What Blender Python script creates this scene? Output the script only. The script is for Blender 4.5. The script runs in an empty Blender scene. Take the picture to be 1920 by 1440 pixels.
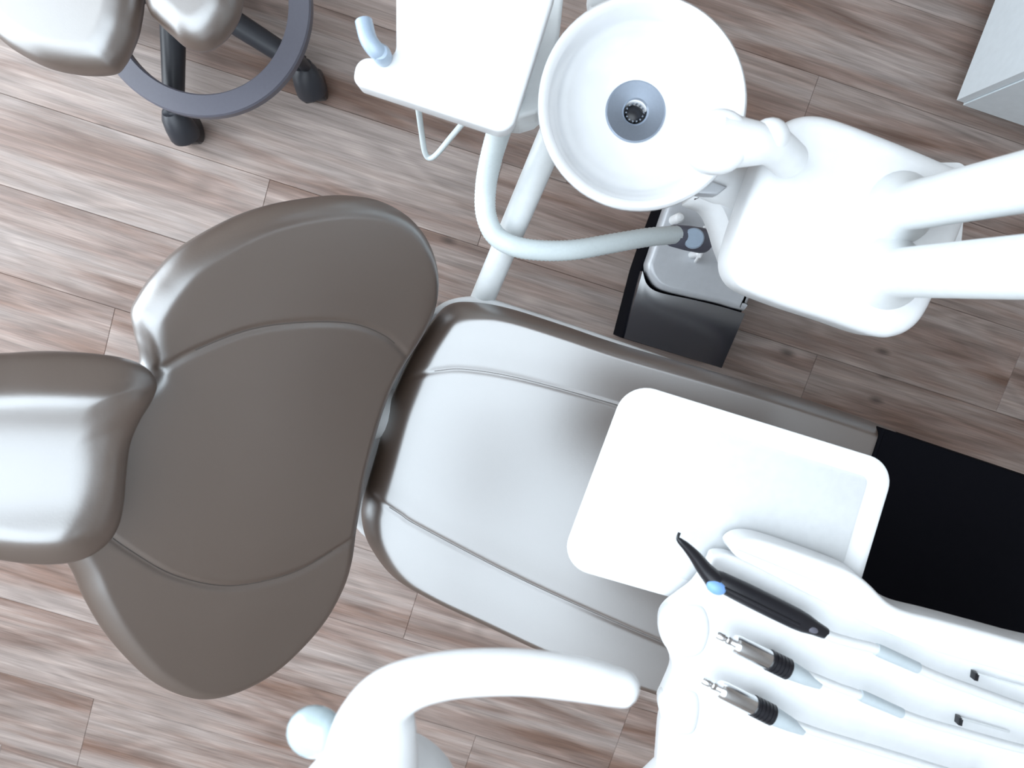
import bpy, bmesh, math, random
import numpy as np
from mathutils import Vector

random.seed(7)
SC = bpy.context.scene
COL = SC.collection

# ------------------------------------------------------------------ camera
FPX = 1280.0                 # focal length in pixels of the 1920x1440 frame
CAM_H = 1.60                 # eye height
TILT = math.atan(175.0 / FPX)
cam_data = bpy.data.cameras.new('camera')
cam = bpy.data.objects.new('camera', cam_data)
COL.objects.link(cam)
cam_data.sensor_width = 36.0
cam_data.lens = 36.0 * FPX / 1920.0
cam_data.clip_start = 0.02
cam.location = (0, 0, CAM_H)
cam.rotation_euler = (-TILT, 0, 0)
cam_data.dof.use_dof = True
cam_data.dof.focus_distance = 1.10
cam_data.dof.aperture_fstop = 6.0
SC.camera = cam

# ------------------------------------------------------------------ world, light, exposure
SC.view_settings.view_transform = 'Standard'
SC.view_settings.look = 'None'
SC.view_settings.gamma = 1.0
SC.view_settings.use_curve_mapping = False
SC.view_settings.exposure = 0.68

world = bpy.data.worlds.new('daylight'); SC.world = world
world.use_nodes = True
bgn = world.node_tree.nodes['Background']
bgn.inputs[0].default_value = (0.80, 0.90, 1.0, 1); bgn.inputs[1].default_value = 1.0

PHI = math.radians(-17.5)    # direction of the floor boards and of the room
U = Vector((math.cos(PHI), math.sin(PHI), 0)); V = Vector((-math.sin(PHI), math.cos(PHI), 0))
def room(u, v, z=0.0): return U * u + V * v + Vector((0, 0, z))
U0, U1, V0, V1, ZC = -2.35, 2.05, -2.5, 1.75, 2.65

def area_light(name, loc, direction, sx, sy, watts, color):
    d = bpy.data.lights.new(name, 'AREA'); d.shape = 'RECTANGLE'; d.size = sx; d.size_y = sy
    d.energy = watts; d.color = color
    o = bpy.data.objects.new(name, d); COL.objects.link(o); o.location = loc
    o.rotation_euler = direction.to_track_quat('-Z', 'Y').to_euler()
    return o
WIN = (-1.9, 1.5, 0.35, 2.2)   # v0, v1, z0, z1 of the window in the left wall
wl = area_light('window_daylight', room(U0 + 0.04, (WIN[0] + WIN[1]) / 2, (WIN[2] + WIN[3]) / 2), U.copy(), 1.4, 2.3, 42, (0.86, 0.94, 1.0))
# rotate so that the long side is horizontal
wl.rotation_euler = (U + Vector((0, 0, -0.15))).to_track_quat('-Z', 'Z').to_euler(); wl.data.size = 3.3; wl.data.size_y = 1.75; wl.data.spread = math.radians(150); wl.location += U * 0.12
PANELS = [(-0.55, -0.85, 2.65, 2.7)]   # ceiling panels u, v, su, sv

# ------------------------------------------------------------------ pixel -> place helpers
def ray(px, py):
    u = (px - 960.0) / FPX; v = (720.0 - py) / FPX
    return Vector((u, -math.sin(TILT) + v * math.cos(TILT), -math.cos(TILT) - v * math.sin(TILT)))
def at(px, py, z):
    d = ray(px, py); k = (z - CAM_H) / d.z
    return Vector((d.x * k, d.y * k, z))
def pxm(z): return (CAM_H - z) / FPX          # metres per pixel at height z

class Frame:
    """a plane: origin o, in-plane axes X, Y, normal N"""
    def __init__(s, o, X, Y): s.o = Vector(o); s.X = Vector(X).normalized(); s.Y = Vector(Y).normalized(); s.N = s.X.cross(s.Y).normalized()
    def w(s, x, y, h=0.0): return s.o + s.X * x + s.Y * y + s.N * h
    def hit(s, px, py):
        d = ray(px, py); c = Vector((0, 0, CAM_H))
        k = (s.o - c).dot(s.N) / d.dot(s.N); r = c + d * k - s.o
        return (r.dot(s.X), r.dot(s.Y))
def level(z): return Frame((0, 0, z), (1, 0, 0), (0, 1, 0))

# ------------------------------------------------------------------ materials
MATS = {}
def mat(name, color, rough=0.5, metal=0.0, spec=0.5, coat=0.0, emit=None, estr=0.0, trans=0.0, bump=None, ior=1.5):
    if name in MATS: return MATS[name]
    m = bpy.data.materials.new(name); m.use_nodes = True
    nt = m.node_tree; b = nt.nodes['Principled BSDF']
    b.inputs['Base Color'].default_value = (*color, 1); b.inputs['Roughness'].default_value = rough
    b.inputs['Metallic'].default_value = metal; b.inputs['Specular IOR Level'].default_value = spec
    b.inputs['Coat Weight'].default_value = coat; b.inputs['Coat Roughness'].default_value = 0.1
    b.inputs['Transmission Weight'].default_value = trans; b.inputs['IOR'].default_value = ior
    if emit: b.inputs['Emission Color'].default_value = (*emit, 1); b.inputs['Emission Strength'].default_value = estr
    if bump:
        n = nt.nodes.new('ShaderNodeTexNoise'); n.inputs['Scale'].default_value = bump[0]; n.inputs['Detail'].default_value = 3
        g = nt.nodes.new('ShaderNodeNewGeometry'); nt.links.new(g.outputs['Position'], n.inputs['Vector'])
        bp = nt.nodes.new('ShaderNodeBump'); bp.inputs['Strength'].default_value = bump[1]; bp.inputs['Distance'].default_value = bump[2]
        nt.links.new(n.outputs['Fac'], bp.inputs['Height']); nt.links.new(bp.outputs['Normal'], b.inputs['Normal'])
        # faint mottling of colour
        r = nt.nodes.new('ShaderNodeMapRange'); r.inputs['To Min'].default_value = 0.94; r.inputs['To Max'].default_value = 1.06
        mx = nt.nodes.new('ShaderNodeMix'); mx.data_type = 'RGBA'; mx.blend_type = 'MULTIPLY'; mx.inputs['Factor'].default_value = 1
        nt.links.new(n.outputs['Fac'], r.inputs['Value']); mx.inputs['A'].default_value = (*color, 1)
        nt.links.new(r.outputs['Result'], mx.inputs['B']); nt.links.new(mx.outputs['Result'], b.inputs['Base Color'])
    MATS[name] = m
    return m
LEATHER = mat('taupe_leatherette', (0.082, 0.050, 0.034), 0.37, 0.0, 0.5, bump=(420, 0.10, 0.0006), ior=3.12)
LEATHER.node_tree.nodes['Principled BSDF'].inputs['Specular Tint'].default_value = (0.95, 0.98, 1.0, 1)
SEAMM = mat('leather_seam', (0.055, 0.042, 0.036), 0.5, 0.0, ior=2.2)
WHITE = mat('white_plastic', (0.80, 0.815, 0.83), 0.35, bump=(60, 0.0, 0.0005))
WHITE_SOFT = mat('white_silicone', (0.72, 0.74, 0.755), 0.5, bump=(90, 0.0, 0.0005))
PAINT = mat('white_painted_metal', (0.70, 0.725, 0.735), 0.35, bump=(70, 0.0, 0.0004))
CERAMIC = mat('white_ceramic', (0.75, 0.76, 0.775), 0.15, 0, 0.5, coat=0.5, bump=(30, 0.01, 0.0005))
GREYBOX = mat('grey_painted_cover', (0.50, 0.52, 0.55), 0.3, 0.15, bump=(80, 0.03, 0.0004))
BLACKGLOSS = mat('black_gloss_plastic', (0.012, 0.014, 0.022), 0.22, 0, 0.5, bump=(25, 0.02, 0.0005), ior=2.7)
BLACK = mat('black_plastic', (0.012, 0.012, 0.016), 0.34, bump=(200, 0.05, 0.0003))
BLACKVINYL = mat('black_vinyl', (0.004, 0.004, 0.006), 0.9, 0, 0.06, bump=(300, 0.10, 0.0005))
STOOLGREY = mat('charcoal_nylon', (0.125, 0.125, 0.155), 0.38, bump=(150, 0.05, 0.0004))
STOOLDARK = mat('dark_nylon', (0.030, 0.032, 0.040), 0.42, bump=(150, 0.05, 0.0004))
STEEL = mat('brushed_steel', (0.34, 0.39, 0.47), 0.28, 1.0, bump=(300, 0.03, 0.0003))
CHROME = mat('polished_chrome', (0.92, 0.93, 0.94), 0.24, 1.0, bump=(300, 0.01, 0.0002))
HOSE = mat('pale_grey_hose', (0.66, 0.73, 0.745), 0.45, bump=(200, 0.05, 0.0003))
CABLE = mat('pale_blue_cable', (0.48, 0.54, 0.575), 0.45, bump=(200, 0.04, 0.0003))
CONNECTOR = mat('slate_connector', (0.10, 0.105, 0.14), 0.4, bump=(200, 0.04, 0.0003))
PALEBLUE = mat('pale_blue_plastic', (0.36, 0.45, 0.56), 0.3, bump=(200, 0.03, 0.0003))
BLUEBTN = mat('blue_button', (0.22, 0.42, 0.82), 0.35, bump=(200, 0.03, 0.0003))
CABINET = mat('pale_cabinet_laminate', (0.74, 0.80, 0.84), 0.4, bump=(60, 0.03, 0.0004))
CABEDGE = mat('cabinet_edge_strip', (0.45, 0.44, 0.42), 0.5, bump=(60, 0.03, 0.0004))
WALLM = mat('wall_paint', (0.36, 0.315, 0.285), 0.8, bump=(40, 0.1, 0.001))
CEILM = mat('ceiling_paint', (0.55, 0.55, 0.55), 0.8, bump=(40, 0.1, 0.001))
GLASS = mat('window_glass', (1, 1, 1), 0.02, trans=1.0)
SUBFLOOR = mat('subfloor', (0.05, 0.04, 0.035), 0.9)
LAMPGLOW = mat('led_diffuser', (0.9, 0.9, 0.9), 0.5, emit=(0.80, 0.91, 1.0), estr=2.45)
LENS = mat('lamp_lens', (0.46, 0.56, 0.60), 0.12, 0, 0.5, coat=0.5)

def wood_material():
    m = bpy.data.materials.new('oak_laminate'); m.use_nodes = True
    nt = m.node_tree; N = nt.nodes; L = nt.links; b = N['Principled BSDF']
    def n(t, **kw):
        x = N.new(t)
        for k, v in kw.items(): x.inputs[k].default_value = v
        return x
    geo = N.new('ShaderNodeNewGeometry'); info = N.new('ShaderNodeObjectInfo')
    rot = n('ShaderNodeMapping'); rot.inputs['Rotation'].default_value = (0, 0, -PHI)
    L.new(geo.outputs['Position'], rot.inputs['Vector'])
    rnd = n('ShaderNodeMath'); rnd.operation = 'MULTIPLY'; rnd.inputs[1].default_value = 53.0; L.new(info.outputs['Random'], rnd.inputs[0])
    def noise(sx, sy, scale, detail, dist, rough=0.55):
        mp = n('ShaderNodeMapping'); mp.inputs['Scale'].default_value = (sx, sy, 1); L.new(rot.outputs['Vector'], mp.inputs['Vector'])
        t = N.new('ShaderNodeTexNoise'); t.noise_dimensions = '4D'
        t.inputs['Scale'].default_value = scale; t.inputs['Detail'].default_value = detail; t.inputs['Roughness'].default_value = rough
        t.inputs['Distortion'].default_value = dist; L.new(mp.outputs['Vector'], t.inputs['Vector']); L.new(rnd.outputs[0], t.inputs['W'])
        return t
    broad = noise(0.6, 7.0, 2.0, 5, 0.9)
    med = noise(1.25, 26.0, 2.0, 6, 0.7, 0.62)
    fine = noise(6.0, 230.0, 1.6, 4, 0.3, 0.6)
    fig = noise(0.8, 4.5, 1.6, 2, 0.5)
    # growth rings: sine of the figure noise
    mul = n('ShaderNodeMath'); mul.operation = 'MULTIPLY'; mul.inputs[1].default_value = 70.0; L.new(fig.outputs['Fac'], mul.inputs[0])
    sn = n('ShaderNodeMath'); sn.operation = 'SINE'; L.new(mul.outputs[0], sn.inputs[0])
    r1 = N.new('ShaderNodeValToRGB'); e = r1.color_ramp.elements
    e[0].position = 0.34; e[0].color = (0.188, 0.114, 0.086, 1); e[1].position = 0.60; e[1].color = (0.362, 0.298, 0.272, 1)
    k = e.new(0.44); k.color = (0.272, 0.196, 0.168, 1)
    k = e.new(0.51); k.color = (0.330, 0.258, 0.228, 1)
    L.new(broad.outputs['Fac'], r1.inputs['Fac'])
    def mixmul(a, fac_out, lo, hi, fmin, fmax):
        r = N.new('ShaderNodeMapRange'); r.inputs['From Min'].default_value = lo; r.inputs['From Max'].default_value = hi
        r.inputs['To Min'].default_value = fmin; r.inputs['To Max'].default_value = fmax; L.new(fac_out, r.inputs['Value'])
        mx = N.new('ShaderNodeMix'); mx.data_type = 'RGBA'; mx.blend_type = 'MULTIPLY'; mx.inputs['Factor'].default_value = 1
        L.new(a, mx.inputs['A']); L.new(r.outputs['Result'], mx.inputs['B']); return mx.outputs['Result']
    c = mixmul(r1.outputs['Color'], fine.outputs['Fac'], 0.30, 0.70, 0.74, 1.20)
    c = mixmul(c, med.outputs['Fac'], 0.30, 0.62, 0.72, 1.11)
    c = mixmul(c, sn.outputs[0], -1, 1, 0.88, 1.06)
    c = mixmul(c, info.outputs['Random'], 0, 1, 0.94, 1.05)
    # small dark knots
    mp = n('ShaderNodeMapping'); mp.inputs['Scale'].default_value = (2.2, 5.0, 1); L.new(rot.outputs['Vector'], mp.inputs['Vector'])
    ad = N.new('ShaderNodeVectorMath'); ad.operation = 'ADD'; L.new(mp.outputs['Vector'], ad.inputs[0]); L.new(rnd.outputs[0], ad.inputs[1])
    vo = N.new('ShaderNodeTexVoronoi'); vo.voronoi_dimensions = '2D'; vo.inputs['Scale'].default_value = 1.0
    L.new(ad.outputs['Vector'], vo.inputs['Vector'])
    sp = N.new('ShaderNodeSeparateColor'); L.new(vo.outputs['Color'], sp.inputs['Color'])
    gt = N.new('ShaderNodeMath'); gt.operation = 'LESS_THAN'; gt.inputs[1].default_value = 0.7; L.new(sp.outputs['Red'], gt.inputs[0])
    sm = N.new('ShaderNodeMath'); sm.operation = 'ADD'; L.new(vo.outputs['Distance'], sm.inputs[0]); L.new(gt.outputs[0], sm.inputs[1])
    c = mixmul(c, sm.outputs[0], 0.012, 0.055, 0.45, 1.0)
    L.new(c, b.inputs['Base Color'])
    b.inputs['Roughness'].default_value = 0.42; b.inputs['Specular IOR Level'].default_value = 0.4
    bp = N.new('ShaderNodeBump'); bp.inputs['Strength'].default_value = 0.15; bp.inputs['Distance'].default_value = 0.001
    L.new(med.outputs['Fac'], bp.inputs['Height']); L.new(bp.outputs['Normal'], b.inputs['Normal'])
    return m
WOOD = wood_material()

# ------------------------------------------------------------------ object helpers
ORG = {}
def thing(name, label, cat, loc, group=None):
    o = bpy.data.objects.new(name, None); COL.objects.link(o); o.empty_display_size = 0.1
    o.location = loc; ORG[o.name] = Vector(loc)
    o['label'] = label; o['category'] = cat
    if group: o['group'] = group
    return o
def tag(o, label, cat, group=None):
    o['label'] = label; o['category'] = cat
    if group: o['group'] = group
    return o
def obj(name, verts, faces, m, parent=None, smooth=35, base=False):
    vs = [Vector(v) for v in verts]
    lo = Vector((min(v.x for v in vs), min(v.y for v in vs), min(v.z for v in vs))); hi = Vector((max(v.x for v in vs), max(v.y for v in vs), max(v.z for v in vs)))
    c = (lo + hi) / 2
    if parent is None: c.z = lo.z
    me = bpy.data.meshes.new(name); me.from_pydata([tuple(v - c) for v in vs], [], faces); me.update()
    bm = bmesh.new(); bm.from_mesh(me); bmesh.ops.recalc_face_normals(bm, faces=bm.faces); bm.to_mesh(me); bm.free()
    if smooth is not None:
        me.polygons.foreach_set('use_smooth', [True] * len(me.polygons)); me.set_sharp_from_angle(angle=math.radians(smooth))
    me.materials.append(m)
    o = bpy.data.objects.new(name, me); COL.objects.link(o)
    ORG[o.name] = c.copy()
    if parent is not None: o.parent = parent; o.location = c - ORG[parent.name]
    else: o.location = c
    return o
def struct(o): o['kind'] = 'structure'; return o

def catmull(pts, n=8, closed=True):
    P = [np.array(p, float) for p in pts]; out = []; m = len(P)
    rng = range(m) if closed else range(m - 1)
    for i in rng:
        if closed: a, b, c, d = P[i - 1], P[i], P[(i + 1) % m], P[(i + 2) % m]
        else: a, b, c, d = P[max(i - 1, 0)], P[i], P[i + 1], P[min(i + 2, m - 1)]
        for k in range(n):
            t = k / n
            out.append(0.5 * (2 * b + (c - a) * t + (2 * a - 5 * b + 4 * c - d) * t * t + (3 * b - a - 3 * c + d) * t ** 3))
    if not closed: out.append(P[-1])
    return out
def resample(pts, n, closed=True):
    P = np.array(pts, float)
    Q = np.vstack([P, P[:1]]) if closed else P
    s = np.concatenate([[0], np.cumsum(np.linalg.norm(np.diff(Q, axis=0), axis=1))])
    t = np.linspace(0, s[-1], n + 1)[:-1] if closed else np.linspace(0, s[-1], n)
    return np.stack([np.interp(t, s, Q[:, k]) for k in range(Q.shape[1])], 1)
def fillet(pts, r, n=6):
    P = [np.array(p, float) for p in pts]; out = []; rs = r if isinstance(r, (list, tuple)) else [r] * len(P)
    for i in range(len(P)):
        a, b, c = P[i - 1], P[i], P[(i + 1) % len(P)]
        d1 = (a - b) / np.linalg.norm(a - b); d2 = (c - b) / np.linalg.norm(c - b)
        ang = math.acos(max(-1, min(1, float(np.dot(d1, d2))))); R = rs[i]
        if R <= 0 or ang > 3.1: out.append(b); continue
        k = min(R / math.tan(ang / 2), 0.48 * np.linalg.norm(a - b), 0.48 * np.linalg.norm(c - b)); R = k * math.tan(ang / 2)
        ctr = b + (d1 + d2) / np.linalg.norm(d1 + d2) * (R / math.sin(ang / 2))
        p0 = b + d1 * k - ctr; p1 = b + d2 * k - ctr
        a0 = math.atan2(p0[1], p0[0]); da = (math.atan2(p1[1], p1[0]) - a0 + math.pi) % (2 * math.pi) - math.pi
        for j in range(n + 1):
            t = a0 + da * j / n; out.append(ctr + np.array([math.cos(t), math.sin(t)]) * R)
    return out
def ccw(P):
    P = np.array(P, float); x, y = P[:, 0], P[:, 1]
    return P if np.sum(x * np.roll(y, -1) - y * np.roll(x, -1)) > 0 else P[::-1]
def inset(P, d):
    P = np.array(P); a = np.roll(P, 1, 0); c = np.roll(P, -1, 0)
    t1 = P - a; t1 /= np.maximum(np.linalg.norm(t1, axis=1, keepdims=True), 1e-9)
    t2 = c - P; t2 /= np.maximum(np.linalg.norm(t2, axis=1, keepdims=True), 1e-9)
    n1 = np.stack([-t1[:, 1], t1[:, 0]], 1); n2 = np.stack([-t2[:, 1], t2[:, 0]], 1)
    n = n1 + n2; ln = np.linalg.norm(n, axis=1, keepdims=True); n /= np.maximum(ln, 1e-9)
    cosb = np.maximum(np.sum(n * n1, 1, keepdims=True), 0.5)
    return P + n * d / cosb
def loft(name, outline, prof, frame, m, parent=None, smooth=35):
    """outline: 2D loop in the frame; prof: list of (inset, height) rings from bottom to top, both ends capped"""
    P = ccw(outline); n = len(P); verts = []; faces = []
    for (d, h) in prof:
        for q in inset(P, d): verts.append(frame.w(q[0], q[1], h))
    for k in range(len(prof) - 1):
        for i in range(n):
            j = (i + 1) % n; faces.append((k * n + i, k * n + j, (k + 1) * n + j, (k + 1) * n + i))
    faces.append(tuple(range(n))[::-1]); faces.append(tuple((len(prof) - 1) * n + i for i in range(n)))
    return obj(name, verts, faces, m, parent, smooth)
def slab_prof(thick, r, top=0.0, seg=5, rb=None):
    rb = r if rb is None else rb; p = [(rb + 0.001, top - thick)]
    p += [(rb * (1 - math.sin(a)), top - thick + rb * (1 - math.cos(a))) for a in [k * math.pi / 2 / 3 for k in range(4)]]
    p += [(r * (1 - math.cos(a)), top - r + r * math.sin(a)) for a in [k * math.pi / 2 / seg for k in range(seg + 1)]]
    p += [(r + 0.0015, top)]
    return p
def slab(name, px_outline, z, thick, r, m, parent=None, round_px=0, smooth_curve=0):
    """plate whose top outline is given by its corners at height z"""
    P = px_outline
    if smooth_curve: P = catmull(P, smooth_curve)
    Q = [tuple(at(x, y, z))[:2] for x, y in P]
    if round_px: Q = fillet(Q, [k * pxm(z) for k in round_px] if isinstance(round_px, (list, tuple)) else round_px * pxm(z), 7)
    return loft(name, Q, slab_prof(thick, r, z), level(0), m, parent)
def box_uv(name, u0, u1, v0, v1, z0, z1, m, parent=None, bev=0.0):
    if bev: return loft(name, [tuple(room(u, v))[:2] for u, v in ((u0, v0), (u1, v0), (u1, v1), (u0, v1))], [(bev, z0), (0, z0 + bev), (0, z1 - bev), (bev, z1)], level(0), m, parent, smooth=None)
    vs = [room(u, v, z) for z in (z0, z1) for u, v in ((u0, v0), (u1, v0), (u1, v1), (u0, v1))]
    return obj(name, vs, [(3, 2, 1, 0), (4, 5, 6, 7), (0, 1, 5, 4), (1, 2, 6, 5), (2, 3, 7, 6), (3, 0, 4, 7)], m, parent, None)
def boxes_uv(name, lst, m, parent=None):
    vs = []; fs = []
    for (u0, u1, v0, v1, z0, z1) in lst:
        k = len(vs); vs += [room(u, v, z) for z in (z0, z1) for u, v in ((u0, v0), (u1, v0), (u1, v1), (u0, v1))]
        fs += [tuple(i + k for i in f) for f in [(3, 2, 1, 0), (4, 5, 6, 7), (0, 1, 5, 4), (1, 2, 6, 5), (2, 3, 7, 6), (3, 0, 4, 7)]]
    return obj(name, vs, fs, m, parent, None)
def tube(name, path, radii, m, parent=None, seg=14, flat=1.0, smooth=40, up=None):
    """sweep round sections along a 3D path; flat squeezes the section along z"""
    P = [Vector(p) for p in path]; n = len(P)
    R = list(radii) if isinstance(radii, (list, tuple, np.ndarray)) else [radii] * n
    T = []
    for i in range(n):
        t = P[min(i + 1, n - 1)] - P[max(i - 1, 0)]
        if t.length < 1e-9: t = T[-1] if T else Vector((1, 0, 0))
        T.append(t.normalized())
    a = Vector((0, 0, 1)) if abs(T[0].z) < 0.9 else Vector((1, 0, 0))
    X = T[0].cross(a).normalized(); verts = []; faces = []
    for i in range(n):
        X = (X - T[i] * X.dot(T[i])).normalized(); Y = T[i].cross(X)
        for k in range(seg):
            an = 2 * math.pi * k / seg; off = (X * math.cos(an) + Y * math.sin(an)) * R[i]
            off.z *= flat; verts.append(P[i] + off)
    for i in range(n - 1):
        for k in range(seg):
            j = (k + 1) % seg; faces.append((i * seg + k, i * seg + j, (i + 1) * seg + j, (i + 1) * seg + k))
    faces.append(tuple(range(seg))[::-1]); faces.append(tuple((n - 1) * seg + k for k in range(seg)))
    return obj(name, verts, faces, m, parent, smooth)
def lathe(name, p0, p1, prof, m, parent=None, seg=24, smooth=35, caps=True):
    """prof: list of (distance along p0->p1, radius)"""
    p0 = Vector(p0); d = (Vector(p1) - p0).normalized()
    a = Vector((0, 0, 1)) if abs(d.z) < 0.9 else Vector((1, 0, 0))
    X = d.cross(a).normalized(); Y = d.cross(X); verts = []; faces = []; n = len(prof)
    for (s, r) in prof:
        for k in range(seg):
            an = 2 * math.pi * k / seg; verts.append(p0 + d * s + (X * math.cos(an) + Y * math.sin(an)) * max(r, 1e-5))
    for i in range(n - 1):
        for k in range(seg):
            j = (k + 1) % seg; faces.append((i * seg + k, i * seg + j, (i + 1) * seg + j, (i + 1) * seg + k))
    if caps: faces.append(tuple(range(seg))[::-1]); faces.append(tuple((n - 1) * seg + k for k in range(seg)))
    return obj(name, verts, faces, m, parent, smooth)
def spath(pts, n=8): return [at(*p) for p in pts] if n == 0 else [Vector(q) for q in catmull([tuple(at(*p)) for p in pts], n, closed=False)]
def ellipsoid(name, c, ax, m, parent=None, seg=20, rings=10, rot=0.0):
    c = Vector(c); vs = []; fs = []; ca, sa = math.cos(rot), math.sin(rot)
    for i in range(1, rings):
        t = math.pi * i / rings
        for k in range(seg):
            p = 2 * math.pi * k / seg; x, y, z = ax[0] * math.sin(t) * math.cos(p), ax[1] * math.sin(t) * math.sin(p), ax[2] * math.cos(t)
            vs.append(c + Vector((x * ca - y * sa, x * sa + y * ca, z)))
    for i in range(rings - 2):
        for k in range(seg):
            j = (k + 1) % seg; fs.append((i * seg + k, i * seg + j, (i + 1) * seg + j, (i + 1) * seg + k))
    a = len(vs); vs += [c + Vector((0, 0, ax[2])), c - Vector((0, 0, ax[2]))]
    for k in range(seg):
        j = (k + 1) % seg; fs.append((a, j, k)); b = (rings - 2) * seg; fs.append((a + 1, b + k, b + j))
    return obj(name, vs, fs, m, parent, 60)

def seg_dist(Q, A, closed):
    A = np.array(A); B = np.roll(A, -1, 0) if closed else A[1:]; A = A if closed else A[:-1]
    d = B - A; L = np.maximum(np.sum(d * d, 1), 1e-12); best = np.full(len(Q), 1e9)
    for i in range(len(A)):
        t = np.clip(((Q - A[i]) @ d[i]) / L[i], 0, 1); r = Q - (A[i] + t[:, None] * d[i]); best = np.minimum(best, np.sum(r * r, 1))
    return np.sqrt(best)
def cushion(name, outline, frame, T, R, Rb, depth, m, parent, seams=(), bump=None, N=240, rings=64, center=None, expo=2.0):
    """padded upholstery: outline in the frame's plane, crown T above it, rounded edge of width R, seams pressed in, back 'depth' behind"""
    P = resample(ccw(outline), N); c = np.mean(P, 0) if center is None else np.array(center)
    f = [0.0] + list(1 - (1 - np.linspace(0, 1, rings)) ** 1.0)[1:]
    f = np.array(f) ** 1.5 * 0.985
    Q = np.concatenate([c + (1 - s) * (P - c) for s in f])
    def height(Q, ring=False):
        d = seg_dist(Q, P, True); RR = R(Q[:, 0], Q[:, 1]) if callable(R) else R; x = np.clip(d / RR, 0, 1)
        h = T * (1 - (1 - x) ** expo) ** (1 / expo)
        if ring:
            g = h.reshape(rings, N)
            for _ in range(90 * (N // 200) ** 2): g = 0.5 * g + 0.25 * (np.roll(g, 1, 1) + np.roll(g, -1, 1))
            h = g.reshape(-1)
        e = np.clip(d / RR, 0, 1); e = e * e * (3 - 2 * e)
        if bump is not None: h = h + bump(Q[:, 0], Q[:, 1]) * e
        for (line, dep, wid, puff) in seams:
            s = seg_dist(Q, line, False); h = h - e * dep * np.exp(-(s / wid) ** 2) + e * puff * (1 - np.exp(-(s / 0.035) ** 2))
        return h
    h = height(Q, True); verts = [frame.w(q[0], q[1], hh) for q, hh in zip(Q, h)]
    faces = []
    for k in range(rings - 1):
        for i in range(N):
            j = (i + 1) % N; faces.append((k * N + i, k * N + j, (k + 1) * N + j, (k + 1) * N + i))
    a = len(verts); q = c[None, :]; verts.append(frame.w(c[0], c[1], float(height(q)[0])))
    for i in range(N): faces.append(((rings - 1) * N + i, (rings - 1) * N + (i + 1) % N, a))
    prev = 0
    for t in (0.25, 0.5, 0.75, 1.0):
        an = t * math.pi / 2; b = len(verts); hh = -Rb * math.sin(an) if t < 1 else -Rb
        for p in inset(P, Rb * (1 - math.cos(an))): verts.append(frame.w(p[0], p[1], hh))
        for i in range(N): faces.append((prev + (i + 1) % N, prev + i, b + i, b + (i + 1) % N))
        prev = b
    b = len(verts)
    for p in inset(P, Rb + 0.004): verts.append(frame.w(p[0], p[1], -max(depth, Rb)))
    for i in range(N): faces.append((prev + (i + 1) % N, prev + i, b + i, b + (i + 1) % N))
    faces.append(tuple(b + i for i in range(N))[::-1])
    o = obj(name, verts, faces, m, parent, 60)
    for (line, dep, wid, puff) in seams:
        L = np.array(line); L = L[seg_dist(L, P, True) > 0.05]; hh = height(L)
        tube('seam', [frame.w(p[0], p[1], x) for p, x in zip(L, hh)], 0.0008, SEAMM, o, seg=6)
    return o

# ================================================================== THE ROOM
PW = 0.195; ROW0 = 0.0735
floor = struct(box_uv('floor', U0 - 0.1, U1 + 0.1, V0 - 0.1, V1 + 0.1, -0.06, -0.010, SUBFLOOR))
joints = {-1: [-0.60, 0.73], 0: [-0.106], 1: [0.045], 2: [0.51], -5: [0.0], -8: [-0.70], -2: [1.02, -0.28], -3: [0.42], -4: [-0.75], -6: [0.6], -7: [0.25]}
PL = 1.29
r = -14
while ROW0 + r * PW < V1:
    v0 = max(ROW0 + r * PW, V0); v1 = min(ROW0 + (r + 1) * PW, V1)
    if v1 - v0 > 0.01:
        js = list(joints.get(r, [((r * 0.47) % 1.0) * PL - 0.6]))
        js.sort()
        while js[0] > U0: js.insert(0, js[0] - PL)
        while js[-1] < U1: js.append(js[-1] + PL)
        for a, b in zip(js[:-1], js[1:]):
            a = max(a, U0); b = min(b, U1)
            if b - a < 0.02: continue
            g = 0.0003
            P = [tuple(room(u, v))[:2] for u, v in ((a + g, v0 + g), (b - g, v0 + g), (b - g, v1 - g), (a + g, v1 - g))]
            loft('plank', P, [(0, -0.010), (0, -0.0008), (0.0008, 0.0)], level(0), WOOD, floor, None)
    r += 1
T_ = 0.12
struct(boxes_uv('wall_left', [(U0 - T_, U0, V0, WIN[0], 0, ZC), (U0 - T_, U0, WIN[1], V1, 0, ZC), (U0 - T_, U0, WIN[0], WIN[1], 0, WIN[2]), (U0 - T_, U0, WIN[0], WIN[1], WIN[3], ZC)], WALLM))
struct(box_uv('wall_right', U1, U1 + T_, V0, V1, 0, ZC, WALLM))
struct(box_uv('wall_back', U0 - T_, U1 + T_, V1, V1 + T_, 0, ZC, WALLM))
struct(box_uv('wall_front', U0 - T_, U1 + T_, V0 - T_, V0, 0, ZC, WALLM))
struct(box_uv('ceiling', U0 - T_, U1 + T_, V0 - T_, V1 + T_, ZC, ZC + 0.1, CEILM))
w = struct(thing('window_1', 'white framed window in the left wall', 'window', room(U0 - 0.06, (WIN[0] + WIN[1]) / 2, WIN[2])))
del w['category']
vm = (WIN[0] + WIN[1]) / 2
boxes_uv('window_frame', [(U0 - 0.09, U0 - 0.03, WIN[0], WIN[0] + 0.06, WIN[2], WIN[3]), (U0 - 0.09, U0 - 0.03, WIN[1] - 0.06, WIN[1], WIN[2], WIN[3]), (U0 - 0.09, U0 - 0.03, vm - 0.03, vm + 0.03, WIN[2], WIN[3]),
    (U0 - 0.09, U0 - 0.03, WIN[0], WIN[1], WIN[2], WIN[2] + 0.06), (U0 - 0.09, U0 - 0.03, WIN[0], WIN[1], WIN[3] - 0.06, WIN[3])], PAINT, w)
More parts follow.
